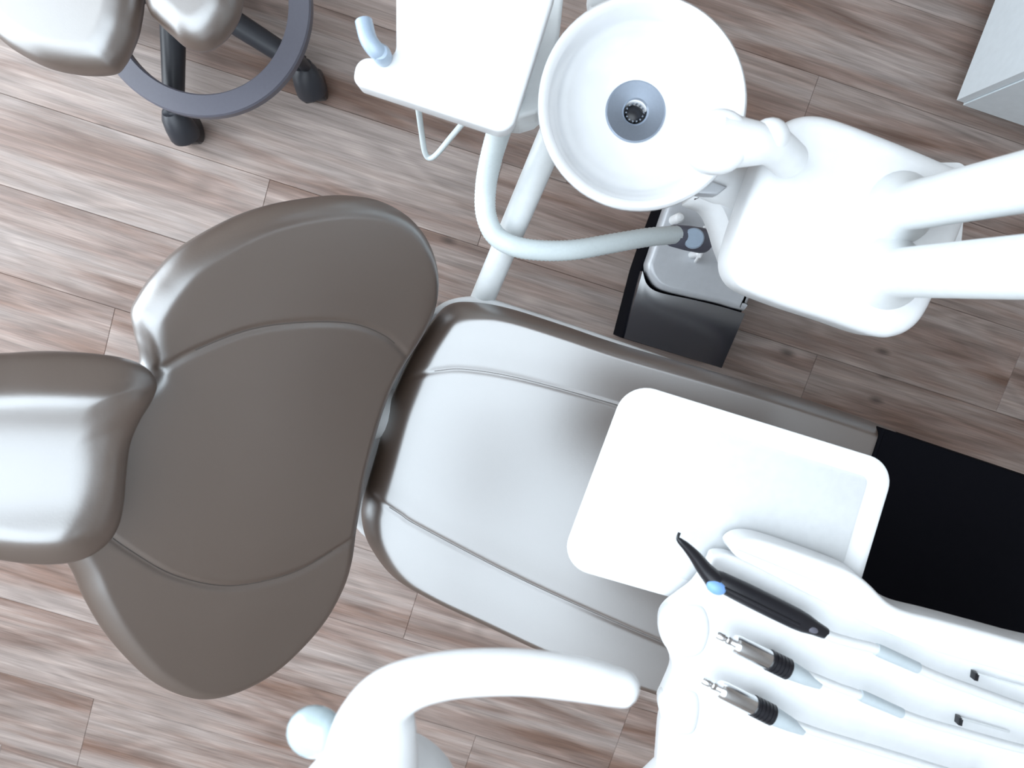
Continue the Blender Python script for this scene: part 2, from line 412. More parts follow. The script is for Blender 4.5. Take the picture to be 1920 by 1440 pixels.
box_uv('pane', U0 - 0.065, U0 - 0.055, WIN[0] + 0.06, vm - 0.03, WIN[2] + 0.06, WIN[3] - 0.06, GLASS, w)
box_uv('pane', U0 - 0.065, U0 - 0.055, vm + 0.03, WIN[1] - 0.06, WIN[2] + 0.06, WIN[3] - 0.06, GLASS, w)
for i, (pu, pv, su, sv) in enumerate(PANELS):
    t = thing('ceiling_light', 'large glowing light panel on the ceiling above the dental chair', 'ceiling light', room(pu, pv, ZC - 0.03))
    a, b = su / 2, sv / 2
    boxes_uv('frame', [(pu - a - 0.02, pu - a, pv - b - 0.02, pv + b + 0.02, ZC - 0.03, ZC), (pu + a, pu + a + 0.02, pv - b - 0.02, pv + b + 0.02, ZC - 0.03, ZC), (pu - a, pu + a, pv - b - 0.02, pv - b, ZC - 0.03, ZC), (pu - a, pu + a, pv + b, pv + b + 0.02, ZC - 0.03, ZC)], PAINT, t)
    box_uv('diffuser', pu - a, pu + a, pv - b, pv + b, ZC - 0.02, ZC - 0.012, LAMPGLOW, t)

# ================================================================== DENTAL CHAIR
AX = math.radians(17)
HEAD = Vector((-math.cos(AX), math.sin(AX), 0)); SIDE = Vector((math.sin(AX), math.cos(AX), 0))   # towards the head end; towards the basin side
def tilted(px, py, z, deg, ax=AX):
    hd = Vector((-math.cos(ax), math.sin(ax), 0)); sd = Vector((math.sin(ax), math.cos(ax), 0)); b = math.radians(deg)
    A = hd * math.cos(b) + Vector((0, 0, math.sin(b)))
    # X along A, Y such that N points up
    return Frame(at(px, py, z), A, -sd)
def loop(frame, pts, n=8): return [frame.hit(*p) for p in (catmull(pts, n) if n else pts)]
def line(frame, pts, n=10): return np.array([frame.hit(*p) for p in catmull(pts, n, closed=False)])

seat_f = tilted(730, 800, 0.46, -2.5)
ctr = at(1150, 960, 0.0)
chair = thing('dental_chair', 'taupe leatherette dental chair with headrest and black foot cover', 'dental chair', ctr)
# seat
seat_px = [(682, 935), (680, 975), (694, 1018), (735, 1072), (800, 1112), (900, 1159), (1020, 1215), (1140, 1262), (1260, 1303), (1400, 1352), (1480, 1368), (1520, 1330), (1560, 1220), (1610, 1060), (1665, 960),
           (1690, 845), (1672, 806), (1500, 745), (1340, 697), (1160, 645), (1050, 608), (950, 577), (880, 566), (840, 572), (812, 600), (776, 656), (736, 745), (706, 850)]
seat_seams = [(line(seat_f, [(760, 712), (795, 697), (830, 690), (880, 688), (980, 705), (1150, 752), (1400, 830), (1600, 890)]), 0.0018, 0.0042, 0.0022),
              (line(seat_f, [(698, 908), (722, 925), (760, 950), (800, 975), (1000, 1078), (1260, 1192), (1420, 1255), (1520, 1290)]), 0.0018, 0.0042, 0.0022)]
def seat_edge(x, y): return 0.022 + 0.030 * np.clip((x + 0.12) / 0.10, 0, 1)
seat = cushion('seat_cushion', loop(seat_f, seat_px), seat_f, 0.042, seat_edge, 0.02, 0.03, LEATHER, chair, seat_seams, N=900, rings=130)
# white shell under the seat
shell_px = [(655, 975), (664, 890), (692, 790), (728, 700), (768, 628), (812, 580), (850, 560), (900, 557), (960, 573), (1160, 640), (1400, 730), (1480, 800), (1450, 1000), (1380, 1290), (1250, 1285), (1010, 1200), (820, 1105), (720, 1040)]
zsh = 0.425
loft('seat_shell', [tuple(at(x, y, zsh))[:2] for x, y in catmull(shell_px, 5)], slab_prof(0.09, 0.012, zsh, rb=0.03), level(0), WHITE, chair)
# black cover over the foot end
foot_f = Frame(seat_f.w(0, 0, 0.052), seat_f.X, seat_f.Y)
foot_px = [(1655, 803), (2035, 930), (1850, 1400), (1470, 1368)]
F2 = fillet([foot_f.hit(*p) for p in foot_px], [0.004, 0.03, 0.03, 0.004], 5)
loft('foot_cover', F2, slab_prof(0.10, 0.003, 0.0), foot_f, BLACKVINYL, chair)
# backrest
back_f = tilted(730, 780, 0.545, 47)
back_px = [(247, 588), (262, 555), (290, 515), (340, 464), (430, 412), (510, 383), (600, 368), (660, 367), (715, 378), (765, 408), (798, 452), (814, 505), (812, 560), (795, 605), (765, 655), (738, 700), (715, 755), (698, 810), (680, 880),
           (668, 950), (660, 1000), (652, 1050), (635, 1100), (600, 1160), (550, 1216), (500, 1258), (440, 1290), (380, 1305), (330, 1297), (280, 1272), (235, 1232), (190, 1178), (155, 1118), (133, 1068), (95, 1010), (62, 940), (75, 850), (145, 770), (225, 722), (262, 684), (254, 632)]
back_seams = [(line(back_f, [(225, 712), (285, 680), (350, 645), (450, 608), (550, 595), (640, 598), (700, 620), (735, 650), (752, 672)]), 0.0032, 0.0048, 0.0022),
              (line(back_f, [(190, 985), (228, 1012), (300, 1055), (380, 1078), (450, 1078), (540, 1055), (620, 1010), (658, 985)]), 0.0032, 0.0048, 0.0022)]
backrest = cushion('backrest_cushion', loop(back_f, back_px), back_f, 0.027, 0.026, 0.03, 0.03, LEATHER, chair, back_seams, N=800, rings=130)
bo = np.array(loop(back_f, back_px, 4)); bc = bo.mean(0); bo = bc + (bo - bc) * 0.93
loft('backrest_shell', bo, [(0.06, -0.075), (0.03, -0.066), (0.010, -0.050), (0.0, -0.030)], back_f, WHITE, chair)
# added dark sheet blocking light under the backrest, so the seat edge reflects black
ap = []
for (yy, xx) in ((-0.20, 0.02), (-0.12, 0.03), (0.0, 0.035), (0.10, 0.03), (0.19, 0.02)):
    q = back_f.w(xx + 0.05, yy, -0.03); ap.append(q)
vs = []
for q in ap:
    for (dx, zz) in ((0.0, q.z), (0.012, q.z + 0.004), (0.024, 0.36), (0.010, 0.36)): vs.append(Vector((q.x, q.y, 0)) + HEAD * dx + Vector((0, 0, zz)))
fs = []
for i in range(len(ap) - 1):
    for k in range(4): fs.append((i * 4 + k, i * 4 + (k + 1) % 4, (i + 1) * 4 + (k + 1) % 4, (i + 1) * 4 + k))
fs += [(0, 1, 2, 3), tuple((len(ap) - 1) * 4 + k for k in (3, 2, 1, 0))]
obj('gap_light_blocker', vs, fs, BLACKVINYL, chair, 40)
# hinge bracket joining back and seat
hp = seat_f.w(-0.02, -0.03, -0.05)
bq = back_f.w(0.16, 0.07, -0.06)
tube('hinge_bracket', [hp - HEAD * 0.10, hp, hp.lerp(bq, 0.5) + Vector((0, 0, -0.03)), bq], [0.035, 0.04, 0.04, 0.03], PAINT, chair, seg=16)
# headrest
head_f = tilted(120, 855, 0.90, 24, math.radians(6))
head_px = [(-60, 668), (20, 661), (90, 658), (170, 662), (235, 672), (275, 690), (294, 718), (286, 750), (262, 790), (244, 835), (237, 890), (232, 945), (222, 988), (200, 1020), (165, 1043), (120, 1054), (60, 1054), (0, 1046), (-60, 1032), (-115, 1000), (-145, 930), (-155, 850), (-148, 770), (-115, 700)]
hw = [head_f.hit(80, 662)[1], head_f.hit(80, 1054)[1]]
hm = (hw[0] + hw[1]) / 2; hh = abs(hw[1] - hw[0]) / 2
def head_bump(x, y):
    t = (y - hm) / hh
    return 0.012 * np.exp(-((np.abs(t) - 0.70) / 0.30) ** 2) - 0.004 * np.exp(-(t / 0.5) ** 2)
cushion('headrest', loop(head_f, head_px), head_f, 0.034, 0.050, 0.03, 0.035, LEATHER, chair, (), head_bump, N=220, rings=60)
hb = head_f.w(-0.0, hm, -0.04); hb2 = back_f.w(0.30, 0.05, -0.05)
tube('headrest_bar', [hb, hb.lerp(hb2, 0.4) + Vector((0, 0, -0.03)), hb2], [0.018, 0.018, 0.018], CHROME, chair)
# lift column and floor plate (under the seat)
cx, cy = at(1180, 960, 0.3)[:2]
loft('lift_column', [(cx + 0.12 * math.cos(a) * 1.2, cy + 0.09 * math.sin(a)) for a in np.linspace(0, 2 * math.pi, 33)[:-1]], [(-0.03, 0.05), (0, 0.09), (0, 0.30), (-0.02, 0.36)], level(0), PAINT, chair)
bp = [room(u, v) for u, v in ((-0.10, -0.52), (0.52, -0.52), (0.52, -0.20), (-0.10, -0.20))]
loft('base_plate', fillet([tuple(p)[:2] for p in bp], 0.08), slab_prof(0.05, 0.012, 0.05), level(0), BLACK, chair)

# ================================================================== DENTAL UNIT (tower)
unit = thing('dental_unit', 'white dental unit tower with round spittoon bowl and two upright posts', 'dental unit', at(1400, 480, 0.0))
# floor box: black plinth, glossy black front, grey cover
zp = 0.13
plinth_px = [(1200, 503), (1218, 450), (1262, 335), (1475, 395), (1397, 583), (1352, 690), (1166, 634)]
loft('plinth', [tuple(at(x, y, zp))[:2] for x, y in plinth_px], [(0.0, 0.0), (0.0, zp - 0.02), (0.004, zp - 0.014)], level(0), BLACKVINYL, unit)
# black lid with a swept upper edge: slopes down away from the tower
lid = catmull([(1205, 508), (1213, 533), (1235, 548), (1290, 560), (1345, 573), (1397, 588)], 6, closed=False)
n = len(lid); vs = []; fs = []
R_ = 12
for j in range(R_ + 1):
    t = j / R_
    for i, p in enumerate(lid):
        s = i / (n - 1)
        e = np.array([1170, 634]) * (1 - s) + np.array([1353, 690]) * s
        z = zp + 0.022 - 0.010 * t - 0.022 * t * t
        q = p * (1 - t) + e * t
        vs.append(at(q[0], q[1], z))
nv = len(vs)
for k in range(nv): vs.append(Vector((vs[k].x, vs[k].y, vs[k].z - 0.03)))
for j in range(R_):
    for i in range(n - 1):
        a = j * n + i; f = (a, a + 1, a + n + 1, a + n); fs.append(f); fs.append(tuple(x + nv for x in f[::-1]))
edge = [i for i in range(n)] + [j * n + n - 1 for j in range(1, R_ + 1)] + [R_ * n + i for i in range(n - 2, -1, -1)] + [j * n for j in range(R_ - 1, 0, -1)]
for a, b in zip(edge, edge[1:] + edge[:1]): fs.append((b, a, a + nv, b + nv))
obj('front_lid', vs, fs, BLACKGLOSS, unit, 40)
zc = 0.17
cover_px = [(1214, 498), (1221, 474), (1260, 362), (1285, 345), (1440, 385), (1472, 405), (1440, 480), (1402, 572), (1392, 581), (1345, 568), (1290, 556), (1240, 542), (1220, 520)]
loft('floor_box_cover', [tuple(at(x, y, zc))[:2] for x, y in catmull(cover_px, 4)], slab_prof(0.055, 0.012, zc), level(0), GREYBOX, unit)
# tower body and shoulder
zb = 0.66
body_px = [(1300, 372), (1335, 392), (1352, 425), (1366, 470), (1390, 510), (1480, 555), (1640, 560), (1700, 470), (1700, 360), (1560, 300), (1430, 280), (1330, 330)]
loft('tower_shoulder', [tuple(at(x, y, zb))[:2] for x, y in catmull(body_px, 5)], [(0.03, zb - 0.10), (0.012, zb - 0.095), (0.004, zb - 0.08), (0.0, zb - 0.03), (0.004, zb - 0.012), (0.012, zb), (0.016, zb)], level(0), WHITE, unit)
loft('tower_column', fillet([(0.512, 0.03), (0.575, 0.03), (0.575, 0.16), (0.512, 0.16)], 0.015), [(0, 0.15), (0, zb + 0.05)], level(0), WHITE, unit)
zt = 0.78
slab('top_cover', [(1440, 285), (1465, 240), (1492, 219), (1530, 212), (1580, 222), (1680, 260), (1775, 300), (1822, 322), (1836, 350), (1826, 390), (1803, 450), (1768, 535), (1745, 585), (1722, 614), (1690, 631), (1650, 632), (1560, 602), (1480, 576), (1410, 548), (1383, 525), (1374, 492), (1382, 450), (1410, 365)], zt, 0.075, 0.016, WHITE, unit, smooth_curve=5)
# posts
for (px, py, rr, lab) in ((1690, 390, 0.0275, 'upper'), (1668, 512, 0.0285, 'lower')):
    b = at(px, py, zt)
    p = lathe('post', b - Vector((0, 0, 0.01)), b + Vector((0, 0, 1)), [(0, rr + 0.016), (0.008, rr + 0.016), (0.02, rr + 0.010), (0.035, rr), (0.62, rr), (0.64, rr - 0.006), (0.642, 0.002)], PAINT, unit, seg=40)
    lathe('collar', b + Vector((0, 0, 0.60)), b + Vector((0, 0, 1)), [(0, rr + 0.001), (0, rr + 0.006), (0.02, rr + 0.006), (0.02, rr + 0.001)], PAINT, p, seg=40)
# spittoon bowl
zr = 0.80
bc = at(1206, 193, zr); br = 189 * pxm(zr)
bowl = lathe('spittoon_bowl', (bc.x, bc.y, zr - 0.13), (bc.x, bc.y, 2), [(0.0, 0.03), (0.02, 0.034), (0.05, br * 0.60), (0.09, br * 0.88), (0.115, br - 0.004), (0.122, br), (0.127, br - 0.001), (0.130, br - 0.004), (0.1295, br - 0.009), (0.124, br - 0.013),
    (0.105, br - 0.020), (0.088, br * 0.74), (0.078, br * 0.56), (0.0725, br * 0.40), (0.071, br * 0.30), (0.071, 0.0175), (0.069, 0.0165), (0.045, 0.0165), (0.045, 0.002)], CERAMIC, unit, seg=72, smooth=50)
zd = zr - 0.13 + 0.071; dc = at(1191, 210, zd)
dr = 54 * pxm(zd)
ring = lathe('drain_collar', (dc.x, dc.y, zd - 0.012), (dc.x, dc.y, 2), [(0.0, 0.0135), (0.0, dr - 0.002), (0.0135, dr), (0.0150, dr - 0.002), (0.0145, dr * 0.75), (0.0138, 0.0160), (0.012, 0.0140), (0.0, 0.0135)], STEEL, bowl, seg=48, caps=False)
lathe('drain_screen', (dc.x, dc.y, zd - 0.016), (dc.x, dc.y, 2), [(0, 0.0138), (0.0012, 0.0138), (0.0012, 0.011), (0.004, 0.0095), (0.0055, 0.006), (0.006, 0.001)], BLACK, ring, seg=24)
for k in range(14):
    a = 2 * math.pi * k / 14; q = Vector((dc.x + 0.0105 * math.cos(a), dc.y + 0.0105 * math.sin(a), zd - 0.007))
    tube('grate_tooth', [q, q + Vector((0, 0, 0.005))], 0.0011, STEEL, ring, seg=6)
# bowl arm and bracket
tube('bowl_arm', [at(1260, 300, 0.66), at(1330, 335, 0.655), at(1420, 370, 0.65)], [0.026, 0.028, 0.03], WHITE, unit, seg=20)
slab('bowl_bracket', [(1305, 362), (1335, 338), (1365, 350), (1345, 366)], 0.69, 0.03, 0.003, GREYBOX, unit)
# cup filler reaching over the bowl
zf = 0.86
cf = at(1352, 262, zf)
fill = lathe('cup_filler', (cf.x, cf.y, zf - 0.05), (cf.x, cf.y, 2), [(0, 0.018), (0.004, 0.024), (0.02, 0.031), (0.038, 0.034), (0.046, 0.0325), (0.05, 0.029), (0.052, 0.022), (0.0525, 0.001)], WHITE, unit, seg=48, smooth=50)
tube('filler_neck', spath([(1345, 262, zf - 0.022), (1385, 268, zf - 0.02), (1420, 270, zf - 0.02), (1450, 275, zf - 0.03), (1480, 300, zf - 0.06)], 5), [0.030 - 0.009 * min(1, i / 12.0) for i in range(21)], WHITE, fill, seg=20)
ellipsoid('filler_joint', at(1443, 258, zf - 0.02), (0.0205, 0.0205, 0.0205), WHITE, fill)

# ================================================================== ASSISTANT CONSOLE (top centre)
cons = thing('assistant_console', 'white assistant console plate on a slanted white support tube', 'console', at(870, 120, 0.0))
zk = 0.80
slab('console_plate', [(660, 156), (668, 107), (742, 106), (742, -36), (1048, -36), (957, 254)], zk, 0.035, 0.005, WHITE, cons, round_px=[17, 26, 20, 16, 16, 30])
zk2 = 0.72
slab('console_housing', [(760, 40), (800, -40), (1060, -40), (1050, 60), (1022, 196), (1005, 212), (975, 221), (940, 218), (900, 150)], zk2, 0.09, 0.005, PAINT, cons, round_px=[10, 10, 10, 10, 14, 10, 10, 14, 10])
p0 = at(905, 560, 0.40); p1 = at(1037, 250, 0.56); d = (p1 - p0)
arm = tube('support_tube', [p0 - d * 0.25, p0, p1, p1 + d * 0.62], [0.0212, 0.0212, 0.0212, 0.0212], PAINT, cons, seg=28)
pe = p1 + d * 0.62
lathe('pivot', Vector((pe.x, pe.y, pe.z - 0.03)), Vector((pe.x, pe.y, 2)), [(0, 0.03), (0.05, 0.03), (0.06, 0.026), (0.11, 0.022)], PAINT, cons)
h = tube('tube_holder', spath([(682, 40, zk + 0.015), (690, 72, zk + 0.018), (703, 92, zk + 0.018), (712, 98, zk + 0.014)], 5), 0.0095, PALEBLUE, cons, seg=18)
q = at(713, 98, zk + 0.018)
lathe('holder_knob', q - Vector((0, 0, 0.02)), q + Vector((0, 0, 1)), [(0, 0.009), (0.004, 0.0105), (0.016, 0.0105), (0.022, 0.008), (0.024, 0.001)], PALEBLUE, cons)
# thin loop of hose under the console
tag(tube('saliva_hose', spath([(776, 120, 0.70), (780, 170, 0.62), (784, 200, 0.55), (790, 245, 0.47), (796, 283, 0.43), (804, 296, 0.42), (818, 290, 0.43), (845, 258, 0.47), (870, 228, 0.53), (895, 195, 0.62), (905, 150, 0.70)], 8), 0.0047, HOSE, None, seg=14),
    'thin pale hose hanging in a pointed loop below the white console', 'hose')
# suction hose
hose_pts = [(962, 170, 0.74), (945, 215, 0.70), (934, 250, 0.64), (920, 300, 0.58), (911, 350, 0.54), (911, 400, 0.525), (928, 440, 0.52), (965, 462, 0.52), (1020, 470, 0.51), (1080, 468, 0.49), (1150, 456, 0.45), (1215, 445, 0.40), (1268, 440, 0.35)]
hp_ = spath(hose_pts, 16)
suct = thing('suction_hose', 'thick pale grey suction hose curving from console to tower with dark plug', 'hose', at(1290, 445, 0.17))
tube('hose_body', hp_, [0.0160 * (1.0 + (0.025 if i % 2 else -0.025)) for i in range(len(hp_))], HOSE, suct, seg=22, smooth=60)
a = at(1258, 441, 0.352); b = at(1320, 452, 0.30)
tube('dark_plug', [a, a.lerp(b, 0.06), a.lerp(b, 0.5), a.lerp(b, 0.9), b], [0.0165, 0.0195, 0.0225, 0.0235, 0.022], CONNECTOR, suct, seg=24)
a2 = at(1301, 447, 0.352)
lathe('plug_cap', a2 - Vector((0.0, 0, 0.004)), a2 + Vector((-0.1, 0.0, 1)), [(0, 0.0185), (0.006, 0.0185), (0.009, 0.016), (0.0095, 0.001)], PALEBLUE, suct, seg=28)
# holder that carries the plug
hold = tag(thing('hose_holder', '', '', at(1290, 470, 0.17)), 'small white bracket holding the dark hose plug on the grey cover', 'bracket')
lathe('knob', at(1263, 413, 0.17), at(1263, 413, 0.17) + Vector((0, 0, 1)), [(0, 0.010), (0.05, 0.010), (0.056, 0.007), (0.058, 0.001)], WHITE, hold)
tube('rail', [at(1322, 425, 0.26), at(1322, 450, 0.27), at(1312, 480, 0.26), at(1305, 490, 0.17)], 0.004, WHITE, hold, seg=10)
lathe('foot', at(1297, 478, 0.17), at(1297, 478, 0.17) + Vector((0, 0, 1)), [(0, 0.007), (0.06, 0.007), (0.064, 0.003)], WHITE, hold)

# ================================================================== INSTRUMENT TABLE (lower right)
tray = thing('instrument_tray', 'white rectangular instrument tray with rounded corners above the seat', 'tray', at(1380, 960, 0.812))
zy = 0.832
tc = fillet([tuple(at(x, y, zy))[:2] for x, y in ((1176, 714), (1681, 870), (1578, 1212), (1047, 1060))], 58 * pxm(zy), 9)
tb = loft('tray_body', tc, [(0.016, zy - 0.020), (0.008, zy - 0.018), (0.001, zy - 0.006), (0.0, zy - 0.001), (0.002, zy), (0.006, zy), (0.009, zy - 0.0006), (0.020, zy - 0.0030), (0.024, zy - 0.0032)], level(0), WHITE, tray)
loft('tray_mat', inset(ccw(tc), 0.025), [(0, zy - 0.0036), (0, zy - 0.0028), (0.001, zy - 0.0022)], level(0), WHITE_SOFT, tray)

table = thing('instrument_table', 'white instrument delivery table with scalloped edge and bent arm', 'instrument table', at(1650, 1300, 0.0))
zi = 0.860
deck_px = [(1252, 1140), (1275, 1122), (1305, 1098), (1330, 1060), (1345, 1040), (1400, 1052), (1560, 1125), (1700, 1190), (1920, 1262), (2080, 1310), (2060, 1560), (1225, 1520), (1232, 1440), (1238, 1362), (1244, 1338), (1237, 1318), (1246, 1296), (1262, 1252), (1250, 1215), (1240, 1190), (1240, 1160)]
slab('deck', deck_px, zi, 0.022, 0.004, WHITE, table, smooth_curve=4)
zh = 0.876
house_px = [(1372, 1030), (1385, 1016), (1410, 1011), (1450, 1019), (1540, 1050), (1600, 1074), (1632, 1098), (1665, 1130), (1700, 1148), (1760, 1163), (1840, 1184), (1920, 1206), (2060, 1245), (2060, 1318), (1920, 1272), (1760, 1225), (1640, 1178), (1540, 1128), (1420, 1066), (1385, 1048)]
slab('rear_housing', house_px, zh, 0.038, 0.005, WHITE, table, smooth_curve=4)
for pts in ([(1237, 1170), (1246, 1146), (1272, 1133), (1320, 1136), (1335, 1180), (1320, 1226), (1285, 1238), (1256, 1224), (1241, 1200)], [(1236, 1318), (1246, 1300), (1275, 1290), (1310, 1300), (1315, 1340), (1300, 1380), (1250, 1376), (1240, 1345)]):
    slab('holder_pad', pts, zi + 0.002, 0.02, 0.007, WHITE_SOFT, table, smooth_curve=5)
tube('tray_bracket', [at(1480, 1130, zy - 0.02), at(1560, 1170, zy - 0.02), at(1660, 1230, zy - 0.02)], 0.014, PAINT, table, seg=16)
pa = at(2010, 1330, 0.80)
tube('support_arm', [pa, pa + Vector((0.25, -0.08, 0)), pa + Vector((0.33, -0.12, -0.02)), Vector((pa.x + 0.36, pa.y - 0.13, 0.4)), Vector((pa.x + 0.36, pa.y - 0.13, 0.0))], 0.03, PAINT, table, seg=20)
lathe('floor_foot', (pa.x + 0.36, pa.y - 0.13, 0.0), (pa.x + 0.36, pa.y - 0.13, 1), [(0, 0.17), (0.02, 0.17), (0.035, 0.15), (0.05, 0.04)], PAINT, table, seg=36)
for (x, y) in ((1832, 1270), (1802, 1354)):
    c = at(x, y, zi + 0.022)
    k = slab('clip', [(x - 3, y - 8), (x + 5, y - 6), (x + 2, y + 8), (x - 5, y + 6)], zi + 0.008, 0.008, 0.0003, BLACK, table)
    tube('clip_rod', [at(x + 1, y - 7, zi + 0.007), at(x + 90, y + 18, zi + 0.004)], 0.0014, PAINT, k, seg=8)

# three-way syringe
zs = zi + 0.024
syr = thing('air_water_syringe', 'black air and water syringe with curved nozzle and blue button', 'syringe', at(1430, 1130, zi))
A = at(1326, 1078, zs); B = at(1549, 1188, zs); Ls = (B - A).length
tube('body', [A.lerp(B, t) for t in (0, 0.02, 0.10, 0.30, 0.55, 0.74, 0.82, 0.90, 0.985, 1.0)], [0.006, 0.0085, 0.0112, 0.0122, 0.0124, 0.0120, 0.0110, 0.0085, 0.0068, 0.006], BLACK, syr, seg=24, flat=0.85)
tube('nozzle', spath([(1340, 1088, zs), (1322, 1068, zs + 0.001), (1304, 1044, zs + 0.004), (1288, 1026, zs + 0.007), (1275, 1014, zs + 0.009), (1271, 1008, zs + 0.009), (1274, 999, zs + 0.007)], 6), [0.0115 - 0.0098 * min(1, (i / 30.0)) ** 0.8 for i in range(37)], BLACK, syr, seg=18)
D = (B - A).normalized(); S = Vector((-D.y, D.x, 0))
ridge = [A.lerp(B, t) - S * 0.002 + Vector((0, 0, 0.0102)) for t in (0.10, 0.3, 0.55, 0.75)]
tube('grip_ridge', ridge, [0.0012, 0.0022, 0.0022, 0.0014], BLACK, syr, seg=10)
m_ = A.lerp(B, 0.86) - S * 0.001 + Vector((0, 0, 0.0066)); ellipsoid('thumb_pad', m_, (0.008, 0.004, 0.0025), STOOLGREY, syr, rot=math.atan2(D.y, D.x))
bt = at(1343, 1101, zs + 0.008); ellipsoid('button', bt, (0.0115, 0.0080, 0.006), BLUEBTN, syr, rot=math.atan2(D.y, D.x))
def cable(owner, pts, r=0.0052): return tube('cable', spath(pts, 8), r, WHITE_SOFT, owner, seg=14)
cable(syr, [(1540, 1184, zs), (1560, 1194, zs), (1600, 1206, zs), (1640, 1216, zs), (1690, 1238, zs - 0.002), (1760, 1270, zs - 0.004), (1850, 1303, zs - 0.006), (1930, 1332, zs - 0.008), (2040, 1370, zs - 0.01)], 0.0056)
s0 = at(1642, 1217, zs); s1 = at(1720, 1252, zs - 0.003)
tube('cable_sleeve', [s0, s0.lerp(s1, 0.1), s1], [0.0065, 0.0072, 0.0064], CABLE, syr, seg=16)
# two handpiece motors
for (x0, y0, x1, y1, lab, cb) in ((1343, 1189, 1482, 1257, 'chrome handpiece motor with black collar nearest the black syringe', [(1476, 1254), (1520, 1268), (1570, 1288), (1612, 1303), (1660, 1325), (1730, 1352), (1800, 1372), (1900, 1400), (2030, 1430)]),
                                  (1316, 1274, 1452, 1343, 'chrome handpiece motor with black collar farthest from the black syringe', [(1446, 1340), (1490, 1358), (1540, 1376), (1620, 1400), (1720, 1430), (1850, 1470)])):
    A = at(x0, y0, zs); B = at(x1, y1, zs); L = (B - A).length
    t = thing('handpiece_motor', lab, 'handpiece', (A.lerp(B, 0.5).x, A.lerp(B, 0.5).y, zi), 'handpiece motors on the instrument table')
    R0 = 0.0104
    lathe('nose', A, B, [(0, 0.0036), (0.002, 0.0046), (0.009, 0.0046), (0.010, 0.0036), (0.0125, 0.0036), (0.0135, 0.0050), (0.017, 0.0050), (0.019, 0.0042), (L * 0.27, 0.0042)], CHROME, t)
    lathe('barrel', A, B, [(L * 0.225, 0.0040), (L * 0.235, R0 * 0.86), (L * 0.26, R0 * 0.97), (L * 0.30, R0), (L * 0.70, R0 * 1.04), (L * 0.72, R0)], CHROME, t, seg=32)
    pr = [(L * 0.70, R0 * 0.9)]
    for k in range(5): pr += [(L * (0.705 + 0.05 * k), R0 * 1.14), (L * (0.705 + 0.05 * k + 0.038), R0 * 1.14), (L * (0.705 + 0.05 * k + 0.041), R0 * 1.06), (L * (0.705 + 0.05 * k + 0.047), R0 * 1.06)]
    lathe('collar', A, B, pr + [(L * 0.96, R0 * 1.14), (L * 0.97, R0 * 0.9)], BLACK, t, seg=32)
    lathe('tail', A, B, [(L * 0.95, R0 * 0.98), (L * 1.02, R0 * 0.98), (L * 1.20, R0 * 0.80), (L * 1.36, 0.0058), (L * 1.40, 0.0050)], CABLE, t, seg=24)
    pts = [(x, y, zs - 0.0004 * i) for i, (x, y) in enumerate(cb)]
    cable(t, pts, 0.0050)
    if len(cb) > 8:
        s0 = at(1612, 1303, zs); s1 = at(1690, 1337, zs - 0.002)
        tube('cable_sleeve', [s0, s0.lerp(s1, 0.1), s1], [0.0060, 0.0066, 0.0058], CABLE, t, seg=16)

# ================================================================== OPERATING LAMP (bottom edge)
zl = 1.16
lamp = thing('operating_lamp', 'white operating lamp with a curved grip handle at the bottom edge', 'lamp', at(700, 1480, zl))
hnd = catmull([(1192, 1300, 20), (1180, 1296, 34), (1150, 1287, 40), (1080, 1272, 45), (1000, 1262, 46), (920, 1260, 47), (840, 1266, 48), (770, 1283, 52), (725, 1312, 62), (705, 1360, 84), (695, 1430, 100), (690, 1520, 112)], 8, closed=False)
tube('handle', [at(p[0], p[1], zl - 0.02 * max(0, (p[1] - 1320) / 200)) for p in hnd], [p[2] * pxm(zl) for p in hnd], WHITE, lamp, seg=28, flat=0.8, smooth=60)
hc = at(690, 1610, zl - 0.03)
lathe('lamp_head', hc - Vector((0, 0, 0.07)), hc + Vector((0, 0, 1)), [(0, 0.05), (0.004, 0.066), (0.03, 0.072), (0.06, 0.066), (0.085, 0.045), (0.095, 0.002)], WHITE, lamp, seg=48)
lathe('lens', hc - Vector((0, 0, 0.074)), hc + Vector((0, 0, 1)), [(0, 0.04), (0.003, 0.056), (0.006, 0.056)], LENS, lamp, seg=40)
ellipsoid('blue_knob', at(590, 1372, zl - 0.03), (0.021, 0.020, 0.014), LENS, lamp)
tube('knob_stem', [at(590, 1372, zl - 0.03), at(640, 1430, zl - 0.03), at(690, 1500, zl - 0.03)], 0.011, WHITE, lamp, seg=14)
hx = Vector((hc.x, hc.y, hc.z))
tube('lamp_arm', [hx, hx + Vector((-0.05, -0.16, 0.03)), hx + Vector((-0.1, -0.45, 0.10)), hx + Vector((-0.12, -0.62, 0.12)), Vector((hx.x - 0.12, hx.y - 0.64, 1.7)), Vector((hx.x - 0.12, hx.y - 0.64, ZC))], 0.018, PAINT, lamp, seg=16)

# ================================================================== STOOL (upper left)
hub = at(327, -30, 0.11)
stool = thing('operator_stool', 'taupe saddle stool on a charcoal base with foot ring and castors', 'stool', (hub.x, hub.y, 0))
zq = 0.20
rc = at(372, 0, zq); ro = 197 * pxm(zq); ri = 157 * pxm(zq)
lathe('foot_ring', (rc.x, rc.y, zq - 0.024), (rc.x, rc.y, 2), [(0, ri + 0.004), (0, ro - 0.004), (0.004, ro), (0.020, ro), (0.024, ro - 0.003), (0.024, ri + 0.003), (0.020, ri), (0.004, ri), (0, ri + 0.004)], STOOLGREY, stool, seg=80, caps=False)
hub0 = Vector((hub.x, hub.y, 0.0))
cast = [at(331, 212, 0.07), at(572, 128, 0.07)]
d0 = cast[0] - hub0; d0.z = 0.0; R0 = d0.length; a0 = math.atan2(d0.y, d0.x)
d1 = cast[1] - hub0; d1.z = 0.0; a1 = math.atan2(d1.y, d1.x)
